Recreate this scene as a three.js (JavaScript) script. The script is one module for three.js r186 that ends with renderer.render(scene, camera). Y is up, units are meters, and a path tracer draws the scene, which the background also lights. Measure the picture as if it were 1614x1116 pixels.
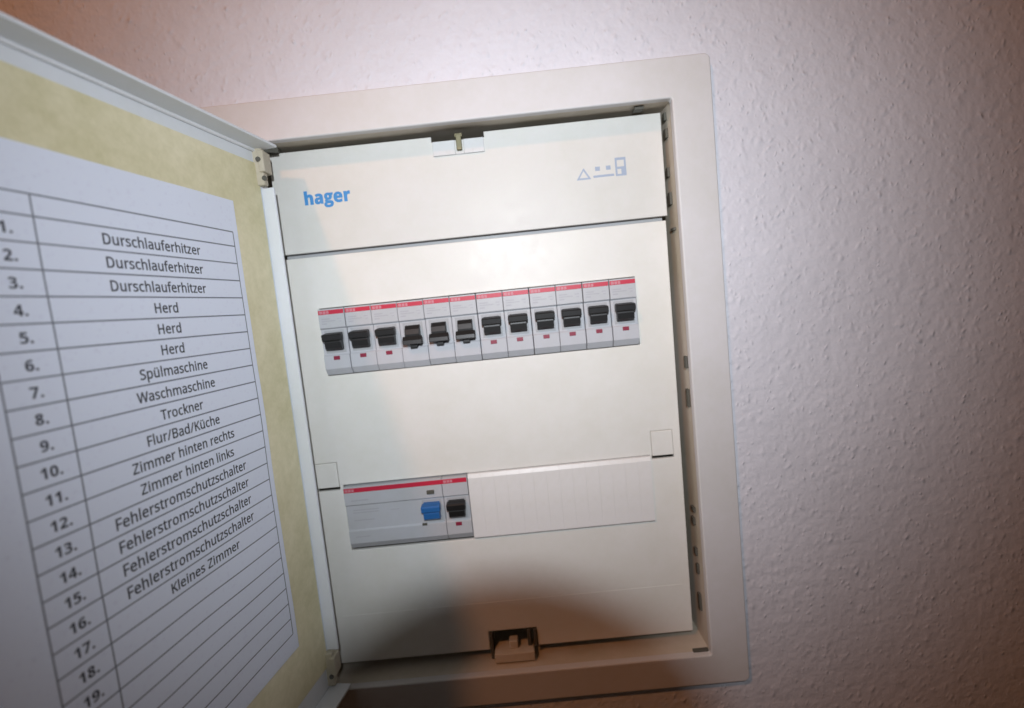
import * as THREE from 'three';
import { RoundedBoxGeometry } from 'three/addons/geometries/RoundedBoxGeometry.js';
import { TextGeometry } from 'three/addons/geometries/TextGeometry.js';
import { FontLoader } from 'three/addons/loaders/FontLoader.js';
import { mergeGeometries } from 'three/addons/utils/BufferGeometryUtils.js';

// ---------- camera, exposure, lights (positions in metres; origin: middle of the device cover) ----------
const scene = new THREE.Scene();
scene.background = new THREE.Color().setRGB(0.017, 0.0095, 0.0055);   // even warm fill added to tint the shadows, standing for the unlit room
const EYE = new THREE.Vector3(0.02373, 0.0723, 0.33987);
const FWD = new THREE.Vector3(-0.012226, -0.088517, -0.996).normalize();
const UPV = new THREE.Vector3(0.100757, 0.990895, -0.0893).normalize();
const RIGHT = new THREE.Vector3().crossVectors(FWD, UPV).normalize();
const camera = new THREE.PerspectiveCamera(69.79, 1614 / 1116, 0.002, 20);
camera.position.copy(EYE);
camera.up.copy(UPV);
camera.lookAt(EYE.clone().add(FWD));

camera.focus = 0.29; camera.userData.fStop = 4.8;

const renderer = new THREE.WebGLRenderer({ antialias: true });
renderer.setSize(1024, 708);
renderer.toneMapping = THREE.LinearToneMapping;
renderer.toneMappingExposure = 1;
renderer.shadowMap.enabled = true;

// flash of the photo camera: above the lens and behind its front rim
const FLASH = EYE.clone().addScaledVector(UPV, 0.0815).addScaledVector(FWD, -0.082);
const FLASH_I = 0.515, LAMP_I = 0.68;
const flash = new THREE.SpotLight(new THREE.Color().setRGB(0.925, 0.985, 1.055), FLASH_I, 0, THREE.MathUtils.degToRad(47.5), 1, 2);
flash.position.copy(FLASH);
flash.target.position.copy(FLASH).addScaledVector(FWD, 0.4).addScaledVector(UPV, -0.022).addScaledVector(RIGHT, 0.004);
flash.castShadow = true; flash.shadow.radius = 0.28; flash.shadow.mapSize.set(2048, 2048); flash.shadow.camera.near = 0.01; flash.shadow.camera.far = 3;
scene.add(flash, flash.target);
// warm room lamp above and to the left, out of the frame
const LAMP = new THREE.Vector3(-0.36, 0.76, 0.74);
const lampLight = new THREE.PointLight(new THREE.Color().setRGB(1, 0.38, 0.14), LAMP_I, 0, 2);
lampLight.position.copy(LAMP); lampLight.castShadow = true; lampLight.shadow.radius = 1.25; lampLight.shadow.camera.near = 0.05;
scene.add(lampLight);

// ---------- helpers ----------
const mm = 0.001;
function rng(seed) { let a = seed >>> 0; return () => { a = (a + 0x6D2B79F5) | 0; let t = Math.imul(a ^ (a >>> 15), 1 | a); t = (t + Math.imul(t ^ (t >>> 7), 61 | t)) ^ t; return ((t ^ (t >>> 14)) >>> 0) / 4294967296; }; }
function valueNoise(n, cells, seed) {      // tileable smooth noise, n*n, 0..1
  const r = rng(seed), g = new Float32Array(cells * cells).map(() => r()), out = new Float32Array(n * n);
  for (let y = 0; y < n; y++) for (let x = 0; x < n; x++) {
    const fx = x / n * cells, fy = y / n * cells, x0 = Math.floor(fx), y0 = Math.floor(fy);
    let u = fx - x0, v = fy - y0; u = u * u * (3 - 2 * u); v = v * v * (3 - 2 * v);
    const i = (a, b) => g[((b % cells) * cells) + (a % cells)];
    out[y * n + x] = (i(x0, y0) * (1 - u) + i(x0 + 1, y0) * u) * (1 - v) + (i(x0, y0 + 1) * (1 - u) + i(x0 + 1, y0 + 1) * u) * v;
  }
  return out;
}
function layered(n, list, seed) { const o = new Float32Array(n * n); list.forEach(([c, w], k) => { const v = valueNoise(n, c, seed + k * 17); for (let i = 0; i < o.length; i++) o[i] += (v[i] - 0.5) * w; }); return o; }
function dataTex(n, fn, srgb, sizeM) {
  const d = new Uint8Array(n * n * 4);
  for (let i = 0; i < n * n; i++) { const c = fn(i); for (let k = 0; k < 3; k++) d[i * 4 + k] = Math.max(0, Math.min(255, Math.round(c[k] * 255))); d[i * 4 + 3] = 255; }
  const t = new THREE.DataTexture(d, n, n); t.wrapS = t.wrapT = THREE.RepeatWrapping; t.magFilter = THREE.LinearFilter; t.minFilter = THREE.LinearMipmapLinearFilter; t.generateMipmaps = true;
  if (srgb) t.colorSpace = THREE.SRGBColorSpace;
  t.repeat.set(1 / sizeM, 1 / sizeM); t.needsUpdate = true; return t;
}
const toS = v => v <= 0.0031308 ? 12.92 * v : 1.055 * Math.pow(v, 1 / 2.4) - 0.055;
function boxUV(g) {                        // uv in metres, by the main direction of each normal
  const p = g.attributes.position, n = g.attributes.normal, uv = new Float32Array(p.count * 2);
  for (let i = 0; i < p.count; i++) {
    const ax = Math.abs(n.getX(i)), ay = Math.abs(n.getY(i)), az = Math.abs(n.getZ(i));
    const a = az >= ax && az >= ay ? [p.getX(i), p.getY(i)] : ax >= ay ? [p.getZ(i), p.getY(i)] : [p.getX(i), p.getZ(i)];
    uv[i * 2] = a[0]; uv[i * 2 + 1] = a[1];
  }
  g.setAttribute('uv', new THREE.BufferAttribute(uv, 2)); return g;
}
// geometries are described in millimetres
function rbox(x0, x1, y0, y1, z0, z1, r = 0.4) {
  const w = x1 - x0, h = y1 - y0, d = z1 - z0; r = Math.min(r, w / 2.05, h / 2.05, d / 2.05);
  const g = new RoundedBoxGeometry(w, h, d, 2, r); g.translate((x0 + x1) / 2, (y0 + y1) / 2, (z0 + z1) / 2); return g.toNonIndexed ? g : g;
}
function rectPath(P, x0, x1, y0, y1, r = 0) {
  const p = new P();
  if (r <= 0) { p.moveTo(x0, y0); p.lineTo(x1, y0); p.lineTo(x1, y1); p.lineTo(x0, y1); p.closePath(); return p; }
  p.moveTo(x0 + r, y0); p.lineTo(x1 - r, y0); p.absarc(x1 - r, y0 + r, r, -Math.PI / 2, 0); p.lineTo(x1, y1 - r); p.absarc(x1 - r, y1 - r, r, 0, Math.PI / 2);
  p.lineTo(x0 + r, y1); p.absarc(x0 + r, y1 - r, r, Math.PI / 2, Math.PI); p.lineTo(x0, y0 + r); p.absarc(x0 + r, y0 + r, r, Math.PI, Math.PI * 1.5); return p;
}
function slab(shape, z0, z1, bevel = 0.5, seg = 3) {   // bevel eats into the shape, so the outline stays
  const g = new THREE.ExtrudeGeometry(shape, { depth: z1 - z0 - (bevel ? 2 * bevel : 0), bevelEnabled: bevel > 0, bevelThickness: bevel, bevelSize: bevel, bevelOffset: -bevel, bevelSegments: seg, curveSegments: 8 });
  g.translate(0, 0, z0 + bevel); return g;
}
function sideExtrude(pts, x0, x1, bevel = 0.25) {      // polygon of (z, y) swept along x
  const s = new THREE.Shape(pts.map(([z, y]) => new THREE.Vector2(z, y)));
  const g = new THREE.ExtrudeGeometry(s, { depth: x1 - x0 - 2 * bevel, bevelEnabled: true, bevelThickness: bevel, bevelSize: bevel, bevelOffset: -bevel, bevelSegments: 2 });
  const m = new THREE.Matrix4().set(0, 0, 1, x0 + bevel, 0, 1, 0, 0, -1, 0, 0, 0, 0, 0, 0, 1);
  // (sx, sy, sz) -> x = sz, y = sy, z = -sx : keep handedness by feeding -z
  g.applyMatrix4(m); return g;
}
const sp = pts => pts.map(([z, y]) => [-z, y]);
function join(list) {
  const flat = list.map(g => { const h = g.index ? g.toNonIndexed() : g; for (const k of Object.keys(h.attributes)) if (!['position', 'normal', 'uv'].includes(k)) h.deleteAttribute(k); return h; });
  return flat.length === 1 ? flat[0] : mergeGeometries(flat, false);
}
function fin(list) { const g = join(Array.isArray(list) ? list : [list]); g.scale(mm, mm, mm); return boxUV(g); }
function mesh(name, list, material, parent) {
  const g = list.isBufferGeometry && list.userData.done ? list : fin(list); g.userData.done = true;
  const m = new THREE.Mesh(g, material); m.name = name; m.castShadow = m.receiveShadow = true; if (parent) parent.add(m); return m;
}
const taken = {};
function numbered(n) { const k = taken[n] = (taken[n] ?? -1) + 1; return k ? `${n}_${String(k).padStart(3, '0')}` : n; }
function thing(name, label, category, group, pos = [0, 0, 0]) {
  const o = new THREE.Group(); o.name = numbered(name); o.position.set(pos[0] * mm, pos[1] * mm, pos[2] * mm);
  o.userData = { label, category }; if (group) o.userData.group = group; scene.add(o); return o;
}
function part(name, parent) { const o = new THREE.Group(); o.name = name; parent.add(o); return o; }

// ---------- materials ----------
function plastic(rgb, rough, seed, amp = 0.03, opts = {}) {
  const n = 256, c = layered(n, [[4, 1], [11, 0.7], [37, 0.5], [101, 0.4]], seed), f = layered(n, [[64, 1], [128, 1]], seed + 5);
  const map = dataTex(n, i => rgb.map((v, k) => toS(v * (1 + amp * c[i] * (k === 2 ? 1.6 : 1)))), true, opts.size ?? 0.19);
  const rm = dataTex(n, i => { const v = rough + 0.12 * c[i]; return [v, v, v]; }, false, opts.size ?? 0.19);
  const bm = dataTex(n, i => { const v = 0.5 + 0.3 * f[i]; return [v, v, v]; }, false, 0.05);
  return new THREE.MeshPhysicalMaterial({ map, roughnessMap: rm, roughness: 1, bumpMap: bm, bumpScale: opts.bump ?? 0.00004, specularIntensity: opts.spec ?? 0.8 });
}
const M = {
  cover: plastic([0.775, 0.765, 0.715], 0.42, 11, 0.04),
  lid: plastic([0.70, 0.695, 0.66], 0.46, 21, 0.04),
  frame: plastic([0.68, 0.665, 0.66], 0.48, 31, 0.05),
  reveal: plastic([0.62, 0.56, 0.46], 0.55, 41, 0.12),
  door: plastic([0.78, 0.81, 0.85], 0.42, 51, 0.04),
  bead: plastic([0.78, 0.80, 0.82], 0.22, 55, 0.03),
  liner: plastic([0.79, 0.73, 0.49], 0.6, 61, 0.17, { size: 0.12 }),
  device: plastic([0.50, 0.51, 0.53], 0.45, 71, 0.05),
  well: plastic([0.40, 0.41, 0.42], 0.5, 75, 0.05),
  blank: plastic([0.80, 0.785, 0.765], 0.42, 81, 0.04),
  latch: plastic([0.70, 0.71, 0.71], 0.3, 91, 0.05),
  toggle: new THREE.MeshPhysicalMaterial({ color: new THREE.Color().setRGB(0.012, 0.012, 0.012), roughness: 0.42 }),
  blue: new THREE.MeshPhysicalMaterial({ color: new THREE.Color().setRGB(0.025, 0.14, 0.40), roughness: 0.4 }),
  red: new THREE.MeshPhysicalMaterial({ color: new THREE.Color().setRGB(0.56, 0.02, 0.055), roughness: 0.45 }),
  dot: new THREE.MeshPhysicalMaterial({ color: new THREE.Color().setRGB(0.26, 0.02, 0.05), roughness: 0.4 }),
  clip: plastic([0.10, 0.097, 0.08], 0.6, 101, 0.1),  // dark tone for the shade in slots and screw holes; small dark parts too
  hinge: plastic([0.52, 0.47, 0.36], 0.5, 111, 0.15),
  brass: new THREE.MeshStandardMaterial({ color: new THREE.Color().setRGB(0.22, 0.2, 0.12), roughness: 0.5, metalness: 0.4 }),
  ink: new THREE.MeshStandardMaterial({ color: new THREE.Color().setRGB(0.05, 0.27, 0.62), roughness: 0.5 }),
  paleInk: new THREE.MeshStandardMaterial({ color: new THREE.Color().setRGB(0.36, 0.43, 0.55), roughness: 0.5 }),
  whitePrint: new THREE.MeshStandardMaterial({ color: new THREE.Color().setRGB(0.60, 0.22, 0.26), roughness: 0.5 }),
  greyPrint: new THREE.MeshStandardMaterial({ color: new THREE.Color().setRGB(0.42, 0.42, 0.45), roughness: 0.5 }),
  black: new THREE.MeshStandardMaterial({ color: new THREE.Color().setRGB(0.02, 0.02, 0.02), roughness: 0.6 }),
};

// ---------- the wall: woodchip wallpaper ----------
function woodchip() {
  const n = 2048, size = 0.62, px = n / size, h = new Float32Array(n * n), r = rng(777);
  const base = layered(n, [[50, 0.16], [110, 0.22], [220, 0.20], [430, 0.10]], 5);
  for (let i = 0; i < h.length; i++) h[i] = 0.2 + base[i];
  for (let k = 0; k < 15000; k++) {
    const cx = r() * n, cy = r() * n, L = (1.1 + 2.5 * Math.pow(r(), 2)) * mm * px, W = L * (0.45 + 0.4 * r()), a = Math.PI * 0.46 + (r() - 0.5) * 1.5, H = 0.06 + 0.30 * Math.pow(r(), 2);
    const ca = Math.cos(a), sa = Math.sin(a), R = Math.ceil(L * 1.5);
    for (let dy = -R; dy <= R; dy++) for (let dx = -R; dx <= R; dx++) {
      const u = (dx * ca + dy * sa) / L, v = (-dx * sa + dy * ca) / W, q = u * u + v * v; if (q > 2.2) continue;
      const x = ((Math.round(cx) + dx) % n + n) % n, y = ((Math.round(cy) + dy) % n + n) % n;
      h[y * n + x] += H * Math.exp(-q * 2);
    }
  }
  const tone = layered(512, [[5, 1], [13, 0.8], [60, 0.5], [200, 0.5]], 9);
  return {
    bump: dataTex(n, i => { const v = h[i]; return [v, v, v]; }, false, size),
    map: dataTex(512, i => [0.73, 0.73, 0.785].map(v => toS(v * (1 + 0.05 * tone[i]))), true, 0.41),
  };
}
{
  const t = woodchip();
  const s = rectPath(THREE.Shape, -1200, 1200, -1100, 1300); s.holes.push(rectPath(THREE.Path, -138, 138, -178, 198));
  const wall = mesh('wall', slab(s, -120, 12, 0), new THREE.MeshStandardMaterial({ map: t.map, bumpMap: t.bump, bumpScale: 0.0013, roughness: 0.78 }), scene);
  wall.userData = { kind: 'structure', label: 'pale woodchip wallpapered wall around the fuse box', category: 'wall' };
}

// ---------- the distribution board ----------
const board = thing('fuse_box', 'white flush-mounted fuse box in woodchip wall with its door standing open', 'fuse box');
{ // cover frame over the wall, box sides and back
  const s = rectPath(THREE.Shape, -158, 157.3, -193, 213.8, 4); s.holes.push(rectPath(THREE.Path, -132, 132.6, -172, 189.6, 1.5));
  mesh('frame', slab(s, 12.1, 18, 1.0, 4), M.frame, board);
  const b = rectPath(THREE.Shape, -136, 136.6, -176, 193.6); b.holes.push(rectPath(THREE.Path, -133, 133.6, -173, 190.6));
  mesh('box_side', slab(b, -68, 12.0, 0), M.reveal, board);
  mesh('box_back', rbox(-136, 136.6, -176, 193.6, -72, -68.1, 0.5), M.reveal, board);
  mesh('light_stop_strip', rbox(-132.9, -123.4, -171.5, 189, 10.5, 15.8, 0.6), M.frame, board);  // added strip, keeps lamp light from leaking through the hinge gap
  // dark blocks on the box sides, standing for the shade in open slots
  const slotShades = [[182, 187, -2, 2], [171, 177, -2, 3], [147, 153, -3, 1], [129, 137, -3, 2], [112, 114, -2, 5], [22, 30, 6, 10], [-4, 8, 5, 9], [-78, -75, -2, 4], [-88, -83, -3, 2], [-110, -105, -2, 2], [-123, -116, 0, 3], [-150, -138, -1, 3]];
  slotShades.forEach(([y0, y1, z0, z1]) => mesh('clip', rbox(132.0, 133.59, y0, y1, z0, z1, 0.3), M.clip, board));
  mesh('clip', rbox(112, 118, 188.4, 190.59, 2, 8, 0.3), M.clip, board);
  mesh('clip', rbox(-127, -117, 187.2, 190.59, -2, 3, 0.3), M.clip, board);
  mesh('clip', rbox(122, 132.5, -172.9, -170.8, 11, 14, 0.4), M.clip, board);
}
{ // lower cover with the two device openings
  const s = new THREE.Shape();
  [[-125, -165.8], [-17, -165.8], [-17, -152.3], [17.2, -152.3], [17.2, -165.8], [126.8, -165.8], [129, 119.5], [-125, 119.5]].forEach(([x, y], i) => i ? s.lineTo(x, y) : s.moveTo(x, y)); s.closePath();
  s.holes.push(rectPath(THREE.Path, -105.7, 105.7, 39.7, 85.2, 0.4));
  s.holes.push(rectPath(THREE.Path, -105.5, 106.2, -83.6, -36.4, 0.4));
  s.holes.push(rectPath(THREE.Path, -123.2, -107.8, -39.6, -20.0)); s.holes.push(rectPath(THREE.Path, 107.7, 122.7, -39.6, -20.0));
  const cov = mesh('device_cover', slab(s, -3, 0, 0.45), M.cover, board);
  mesh('gap_shade_strip', [rbox(-124, 128, 116, 127, -7.4, -4.6, 0.3)], M.well, cov);  // grey strip behind the split: shading of the gap put into its colour
  // side tabs: a raised tile with a slot below it
  for (const [x0, x1] of [[-123, -108], [108.0, 122.4]]) mesh('tab', rbox(x0, x1, -37.3, -20.2, -2.4, 0.7, 0.5), M.cover, cov); for (const [x0, x1] of [[-124, -107], [107, 123.4]]) mesh('tab_seat', rbox(x0, x1, -36.6, -19.2, -4.2, -1.1, 0.2), M.cover, cov);
  // faint moulded ribs across the lower half
  mesh('rib', rbox(-118, 122, -131.3, -130.7, -0.6, 0.18, 0.15), M.cover, cov);
}
{ // upper lid with lettering and symbols
  const s = new THREE.Shape();
  [[-125, 122.4], [130, 122.4], [130.3, 187.6], [15.8, 187.6], [15.8, 184.2], [-18.4, 184.2], [-18.4, 187.6], [-125, 187.6]].forEach(([x, y], i) => i ? s.lineTo(x, y) : s.moveTo(x, y)); s.closePath();
  const lid = mesh('upper_cover', slab(s, -2.6, 0.6, 0.45), M.lid, board);
  const font = await new FontLoader().loadAsync('fonts/droid/droid_sans_bold.typeface.json');
  const g = new TextGeometry('hager', { font, size: 8, depth: 0.12, curveSegments: 5, bevelEnabled: true, bevelSize: 0.28, bevelThickness: 0.05, bevelSegments: 1 });
  g.computeBoundingBox(); const w = g.boundingBox.max.x - g.boundingBox.min.x; g.scale(30.2 / w, 30.2 / w, 1); g.translate(-105.8, 153.2, 0.62);
  mesh('lettering', g, M.ink, lid).userData.label = 'blue lettering on the upper cover';
  // pale symbols: triangle, two small marks, a bar and a square
  const tri = new THREE.Shape([new THREE.Vector2(73, 150.6), new THREE.Vector2(82.5, 150.6), new THREE.Vector2(78, 158)]);
  tri.holes.push(new THREE.Path([new THREE.Vector2(75, 151.7), new THREE.Vector2(77.8, 156.2), new THREE.Vector2(80.6, 151.7)]));
  const t1 = slab(tri, 0.58, 0.7, 0); const bar = rbox(84, 97.5, 151.2, 152.6, 0.5, 0.7, 0.05);
  const sq = rectPath(THREE.Shape, 98.6, 105.6, 150.8, 162.4); sq.holes.push(rectPath(THREE.Path, 99.8, 104.4, 156.6, 160.8)); sq.holes.push(rectPath(THREE.Path, 99.8, 102.4, 152, 155.2));
  mesh('symbols', [t1, bar, rbox(85.5, 88.6, 155.4, 158, 0.5, 0.7, 0.05), rbox(92.6, 95.6, 155.4, 158, 0.5, 0.7, 0.05), slab(sq, 0.58, 0.7, 0)], M.paleInk, lid).userData.label = 'pale blue printed symbols on the upper cover';
}
{ // upper latch: clear white plate with a dark slot above and a small hook
  const l = part('latch', board);
  mesh('plate', [rbox(-18, -3.4, 174.8, 183.9, 0.7, 2.2, 0.5), rbox(2.2, 15.4, 174.8, 183.9, 0.7, 2.2, 0.5), rbox(-3.3, 2.1, 174.8, 176.2, 0.7, 1.9, 0.4)], M.latch, l);
  mesh('hook', [rbox(-2.4, 1.2, 177, 187, 0.7, 3.4, 0.6), rbox(-3.0, 1.9, 185.2, 187.5, -0.3, 3.2, 0.4)], M.brass, l);
}
{ // lower latch: dark recess with a keeper block
  const l = part('latch', board);
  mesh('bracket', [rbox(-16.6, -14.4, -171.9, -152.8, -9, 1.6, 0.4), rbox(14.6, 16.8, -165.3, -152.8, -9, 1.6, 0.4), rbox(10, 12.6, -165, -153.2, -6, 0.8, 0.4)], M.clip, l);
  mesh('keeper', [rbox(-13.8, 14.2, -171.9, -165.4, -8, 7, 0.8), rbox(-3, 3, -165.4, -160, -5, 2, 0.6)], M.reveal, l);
}
// hinges
for (const y of [174, -154]) {
  const h = part('hinge', board), k = y > 0 ? 1 : -1;
  mesh('knuckle', [rbox(-130.5, -119.6, y - 11.5, y + 11.5, 17.2, 22.5, 1), rbox(-121.5, -117.8, y - 4, y + 9, 14, 24, 0.8)], M.hinge, h);
  for (const [dx, dy, dz] of [[-121, 3.5, 24.2], [-119.4, -7.5, 22.6]]) { const c = new THREE.CylinderGeometry(1.5, 1.5, 0.6, 14); c.rotateX(Math.PI / 2); c.translate(dx, y + dy * k, dz); mesh('screw_hole', c, M.clip, h); }  // dark discs stand for the shade inside the screw holes
}

// the open door: local x runs from hinge to free edge, y up, inner face looks to -z
const TH = 0.16015;
const door = part('door', board); door.position.set(-124 * mm, 0, 18 * mm); door.rotation.y = -(Math.PI / 2 + TH);
{
  mesh('door_panel', slab(rectPath(THREE.Shape, -1.5, 262, -168, 186.2, 2), 0, 1.6, 0.5), M.door, door);
  mesh('rim', [rbox(0, 260.6, 184.3, 186.0, -14, -0.02, 0.5)], M.door, door);
  mesh('rim', [rbox(0, 260.6, -167.8, -166.1, -14, -0.02, 0.5)], M.door, door);
  mesh('rim', [rbox(259.9, 261.6, -166, 184.2, -14, -0.02, 0.5)], M.door, door);
  mesh('rim', [rbox(-1.2, 0.6, -142, 161.5, -8.2, -0.02, 0.5)], M.door, door);
  { const bead = new THREE.CylinderGeometry(1.1, 1.1, 258, 12); bead.rotateZ(Math.PI / 2); bead.translate(130.5, 183.7, -0.7); mesh('rim_bead', bead, M.bead, door); }
  mesh('liner', slab(rectPath(THREE.Shape, 2.4, 256, -152, 176.2, 2), -0.75, -0.05, 0.15), M.liner, door);
}

// ---------- the paper chart on the door ----------
{
  const W = 205, H = 267, K = 7, S0 = 30, Y1 = 148.5;       // millimetres and pixels per millimetre
  const cv = document.createElement('canvas'); cv.width = W * K; cv.height = H * K;
  const c = cv.getContext('2d'); c.fillStyle = '#e9effe'; c.fillRect(0, 0, cv.width, cv.height);
  const r = rng(4242);
  for (let i = 0; i < 9000; i++) { c.fillStyle = r() < 0.5 ? 'rgba(255,255,255,0.05)' : 'rgba(120,120,135,0.03)'; const q = 2 + r() * 9; c.fillRect(r() * cv.width, r() * cv.height, q, q * (0.4 + r())); }
  // canvas x runs from the free edge (s = S0 + W) to the hinge (s = S0), as seen from inside
  const X = s => (S0 + W - s) * K, Y = y => (Y1 - y) * K;
  const sL = 158, sC = 138, sR = 34, top = 130.6, row = y => y;
  c.strokeStyle = '#71757f'; c.lineWidth = 0.6 * K;
  const line = (a, b, d, e) => { c.beginPath(); c.moveTo(a, b); c.lineTo(d, e); c.stroke(); };
  const rowTop = n => 93.8 - (n - 4) * 9.6, bottom = rowTop(25);
  line(X(sL), Y(top), X(sR), Y(top)); for (let n = 1; n <= 25; n++) line(X(sL), Y(rowTop(n)), X(sR), Y(rowTop(n)));
  for (const s of [sL, sC, sR]) line(X(s), Y(top), X(s), Y(bottom));
  const text = ['Durschlauferhitzer', 'Durschlauferhitzer', 'Durschlauferhitzer', 'Herd', 'Herd', 'Herd', 'Spülmaschine', 'Waschmaschine', 'Trockner', 'Flur/Bad/Küche', 'Zimmer hinten rechts', 'Zimmer hinten links', 'Fehlerstromschutzschalter', 'Fehlerstromschutzschalter', 'Fehlerstromschutzschalter', 'Fehlerstromschutzschalter', 'Kleines Zimmer'];
  c.fillStyle = '#26282f'; c.textAlign = 'center'; c.textBaseline = 'middle'; c.lineWidth = 0.16 * K; const put = (t, x, y) => { c.strokeStyle = c.fillStyle; c.fillText(t, x, y); c.strokeText(t, x, y); };
  for (let n = 1; n <= 24; n++) {
    const y = Y(rowTop(n) - 4.9);
    c.font = `bold ${5.7 * K}px sans-serif`; c.fillText(n + '.', X(147.5), y);
    if (text[n - 1]) { const long = n >= 13 && n <= 16; c.font = `${(long ? 6.5 : 6.3) * K}px sans-serif`; put(text[n - 1], X(long ? 90 : 87), y); }
  }
  const tex = new THREE.CanvasTexture(cv); tex.colorSpace = THREE.SRGBColorSpace; tex.anisotropy = 8;
  const sheet = thing('paper_chart', 'printed paper circuit list fixed inside the open fuse box door', 'paper list', null, [-124, 0, 18]);
  sheet.rotation.y = door.rotation.y;
  const nx = 60, ny = 72, pos = [], uv = [], idx = [], wave = valueNoise(64, 7, 99);
  for (const back of [0, 1]) for (let j = 0; j <= ny; j++) for (let i = 0; i <= nx; i++) {
    const u = i / nx, v = j / ny, wv = wave[Math.floor(v * 60) * 64 + Math.floor(u * 60)];
    pos.push((S0 + u * W) * mm, (Y1 - v * H) * mm, -(1.0 + 0.9 * wv + (back ? 0 : 0.14)) * mm); uv.push(1 - u, 1 - v);
  }
  const N = (nx + 1) * (ny + 1);
  for (const back of [0, 1]) for (let j = 0; j < ny; j++) for (let i = 0; i < nx; i++) {
    const a = back * N + j * (nx + 1) + i, b = a + 1, d = a + nx + 1, e = d + 1;
    if (!back) idx.push(a, b, d, b, e, d); else idx.push(a, d, b, b, d, e);
  }
  const g = new THREE.BufferGeometry(); g.setAttribute('position', new THREE.Float32BufferAttribute(pos, 3)); g.setAttribute('uv', new THREE.Float32BufferAttribute(uv, 2)); g.setIndex(idx); g.computeVertexNormals(); g.userData.done = true;
  mesh('sheet', g, new THREE.MeshStandardMaterial({ map: tex, roughness: 0.75 }), sheet);
}

// ---------- circuit breakers ----------
const profile = [[-40, 0.4], [0.2, 0.4], [3.2, 4.6], [3.2, 13.2], [2.2, 14.2], [2.2, 31.0], [3.6, 32.0], [3.6, 44.6], [-40, 44.6]];
const P = 17.45;
const geoBody = fin(sideExtrude(sp(profile), -P / 2 + 0.12, P / 2 - 0.12, 0.3)); geoBody.userData.done = true;
const geoStripe = fin(rbox(-P / 2 + 0.35, P / 2 - 0.35, 40.9, 43.7, 3.3, 3.8, 0.15)); geoStripe.userData.done = true;
const geoDot = fin(rbox(-2.1, 2.1, 10.4, 13.0, 2.9, 3.5, 0.2)); geoDot.userData.done = true;
const done = g => { g.userData.done = true; return g; };
function lever(on, bar, k = 0) {     // hub under the slot and the wide finger bar
  if (on) return [sideExtrude(sp([[1.6, 17.0], [5.4, 17.2], [7.2, 18.4], [7.8, 22.2], [6.8, 27.0], [5.2, 28.4], [1.6, 28.8]]), -5.5, 5.5, 0.35), sideExtrude(sp([[4.0, 23.8], [8.2, 23.2], [9.2, 24.0], [9.5, 27.0], [8.7, 27.8], [4.0, 28.4]]), -bar, bar, 0.45)];
  return [sideExtrude(sp([[1.6, 15.6], [5.6, 16.0], [7.2, 18.4], [7.6, 22.6], [6.8, 25.8], [4.6, 28.2], [1.6, 28.6]]), -4.9, 4.9, 0.4), sideExtrude(sp([[5, 16.4], [9.6, 16.0], [10.9, 16.6], [10.6, 18.8], [8.2, 21.4], [5, 20.2]]), -bar, bar, 0.5), rbox(-2.4, 2.4, 13.2, 16.2, 1.8, 6.5, 0.6)];
}
const geoOn = done(fin(lever(true, 6.4))), geoOff = done(fin(lever(false, 6.4)));
const geoPrint = done(fin([rbox(-7.6, -5.6, 41.3, 43.2, 3.6, 3.86, 0.05), rbox(-5.2, -3.4, 41.3, 43.2, 3.6, 3.86, 0.05), rbox(-3.0, -1.4, 41.3, 43.2, 3.6, 3.86, 0.05)]));
const geoMark = done(fin([[-6.8, -1.2, 37.6, 38.3], [-6.8, 2.4, 36.2, 36.8], [-6.8, -3.4, 34.4, 35.2], [3.6, 6.4, 37.4, 37.9], [4.6, 6.4, 35.6, 36.1]].map(([a, b, c, d]) => rbox(a, b, c, d, 3.5, 3.66, 0.04))));
const geoWell = done(fin(rbox(-6.6, 6.6, 15.0, 30.4, 1.9, 2.32, 0.15)));
const ord = ['first', 'second', 'third', 'fourth', 'fifth', 'sixth', 'seventh', 'eighth', 'ninth', 'tenth', 'eleventh', 'twelfth'];
const r1 = rng(31);
for (let i = 0; i < 12; i++) {
  const off = i >= 3 && i <= 5;
  const gaps = [0, 1, 6, 8, 10, 11].filter(k => k <= i).length - 1;      // slightly wider joints between the blocks
  const b = thing('circuit_breaker', off ? `grey circuit breaker with lever down, ${ord[i]} in upper row counted from the open door` : `grey circuit breaker with black lever up, ${ord[i]} in upper row counted from the open door`, 'circuit breaker', 'circuit breakers in the upper row',
    [-104.9 + P * (i + 0.5) + (gaps - 2.5) * 0.22, 39.9 + (r1() - 0.5) * 0.25, 0.3 + (r1() - 0.5) * 0.3]);
  mesh('body', geoBody, M.device, b); mesh('stripe', geoStripe, M.red, b); mesh('lever_well', geoWell, M.well, b);
  mesh('print', geoPrint, M.whitePrint, b); mesh('print', geoMark, M.greyPrint, b);
  const lv = mesh('lever', off ? geoOff : geoOn, M.toggle, b); if (off) lv.userData.label = 'black lever in the down position';
  if (!off) mesh('indicator', geoDot, M.dot, b);
}
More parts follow.
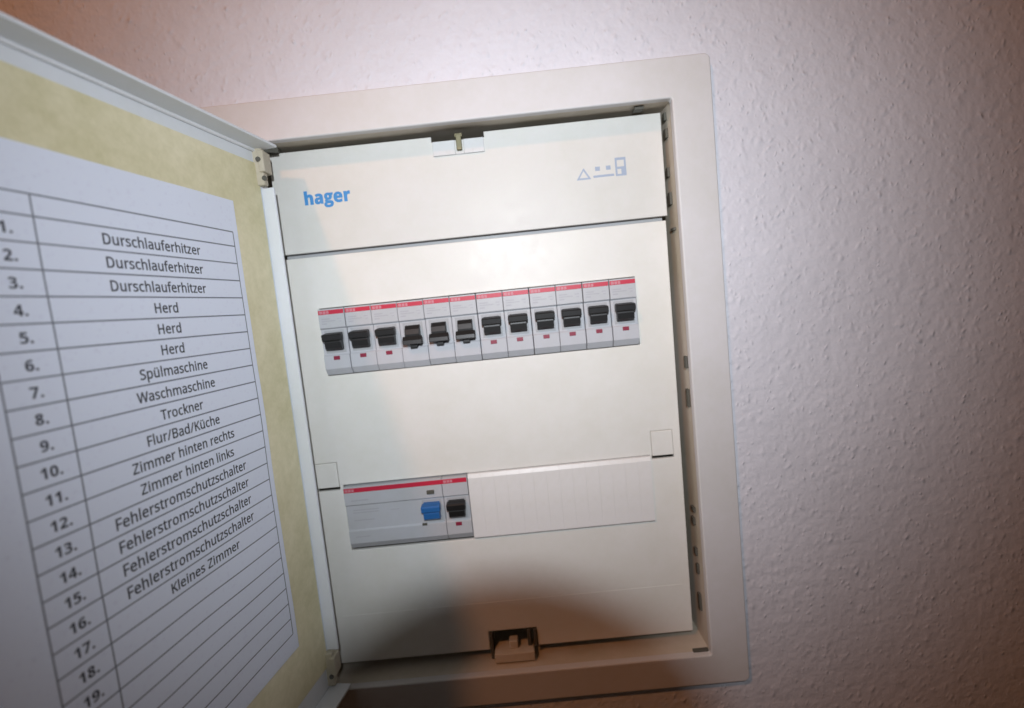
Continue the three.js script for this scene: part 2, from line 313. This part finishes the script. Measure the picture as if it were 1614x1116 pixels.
{ // wide residual current breaker in the lower row
  const b = thing('residual_current_breaker', 'wide grey residual current breaker with blue and black levers in lower row', 'circuit breaker', null, [-62.1, -81.9, 0.2]);
  const h = 42.55;
  mesh('body', sideExtrude(sp(profile), -h + 0.1, 24.9, 0.3), M.device, b);
  mesh('body', sideExtrude(sp(profile), 25.2, h - 0.1, 0.3), M.device, b);
  mesh('stripe', rbox(-h + 0.4, h - 0.4, 40.7, 43.8, 3.3, 3.8, 0.15), M.red, b);
  const L = on => lever(on, 7.0);
  const bl = mesh('lever', geoOn.clone(), M.blue, b); bl.position.x = 16.4 * mm; bl.userData.label = 'blue lever';
  const bk = mesh('lever', geoOn.clone(), M.toggle, b); bk.position.x = 33.6 * mm; bk.userData.label = 'black lever';
  for (const x of [16.4, 33.6]) { const w = mesh('lever_well', geoWell.clone(), M.well, b); w.position.x = x * mm; }
  mesh('test_button', rbox(14.2, 19.4, 34.6, 37.4, 3.2, 4.6, 0.5), M.clip, b);
  for (const x of [-33.8, 33.8]) { const w = mesh('print', geoPrint.clone(), M.whitePrint, b); w.position.x = x * mm; }
  mesh('print', [[-38, -26, 34.6, 35.4], [-38, -20, 27.4, 28], [-38, -20, 25.6, 26.2], [-38, -24, 20.2, 20.8], [-12, -6, 25.8, 26.3], [-38, -28, 8.8, 9.5]].map(([a, b, c, d]) => rbox(a, b, c, d, (c < 14 ? 3.1 : c < 31 ? 2.1 : 3.5), (c < 14 ? 3.26 : c < 31 ? 2.26 : 3.66), 0.04)), M.greyPrint, b);
  const d = mesh('indicator', geoDot.clone(), M.dot, b); d.position.x = 33.6 * mm;
  mesh('window', rbox(8.6, 12.0, 12.6, 14.4, 2.8, 3.4, 0.2), M.clip, b);
}
{ // blanking strip closing the rest of the lower opening
  const b = thing('blanking_strip', 'ribbed white blanking strip closing the lower row beside the residual current breaker', 'blanking strip', null, [43.4, -83.2, 0]);
  const n = 14, w = 125.2 / n, x0 = -62.6, r = rng(8);
  const seg = done(fin(sideExtrude(sp([[-3, 0.3], [1.2, 0.3], [2.6, 1.6], [3.0, 23], [2.8, 43.6], [1.6, 46.2], [-3, 46.4]]), -w / 2 + 0.01, w / 2 - 0.01, 0.07)));
  for (let i = 0; i < n; i++) { const m = mesh('segment', seg, M.blank, b); m.position.set((x0 + w * (i + 0.5)) * mm, 0, (r() - 0.5) * 0.08 * mm); }
}

// ---------- out of the frame: the photo camera whose flash lights the wall, and the warm room lamp ----------
{
  const cam = new THREE.Group(); cam.name = 'photo_camera'; cam.userData = { label: 'black photo camera with raised flash pointed at the fuse box', category: 'camera' };
  cam.position.copy(EYE); cam.quaternion.copy(camera.quaternion); scene.add(cam);   // local -z looks along the lens
  const tube = new THREE.LatheGeometry([[31, -9], [32, -10], [33, -9], [33, 20], [34, 24], [34, 72], [12, 72], [10, 30], [31, 6], [31, -9]].map(([a, b]) => new THREE.Vector2(a, b)), 64);
  tube.rotateX(Math.PI / 2);
  mesh('lens_barrel', tube, M.black, cam);
  mesh('camera_body', rbox(-55, 65, -42, 40, 72.5, 112, 6), M.black, cam);
  mesh('flash_head', [rbox(-25, 25, 67.5, 95.5, 84, 110, 3), rbox(-14, 14, 40, 67.5, 90, 108, 2)], M.black, cam);
  mesh('flash_window', rbox(-16, 16, 76, 87, 83.4, 83.9, 0.2), new THREE.MeshStandardMaterial({ color: 0xffffff, emissive: new THREE.Color().setRGB(1, 0.985, 1), emissiveIntensity: 40, roughness: 0.5 }), cam);
}
{
  const l = thing('room_lamp', 'warm glowing pendant bulb hanging above and beside the fuse box', 'lamp'); l.position.copy(LAMP);
  const bulb = new THREE.SphereGeometry(30, 32, 20);
  mesh('bulb', bulb, new THREE.MeshStandardMaterial({ color: 0xffffff, emissive: new THREE.Color().setRGB(1, 0.5, 0.26), emissiveIntensity: 8, roughness: 0.5 }), l);
  mesh('socket', new THREE.CylinderGeometry(18, 22, 50, 24).translate(0, 53, 0), M.black, l);
  mesh('cord', new THREE.CylinderGeometry(3, 3, 420, 10).translate(0, 287, 0), M.black, l);
}
renderer.render(scene, camera);
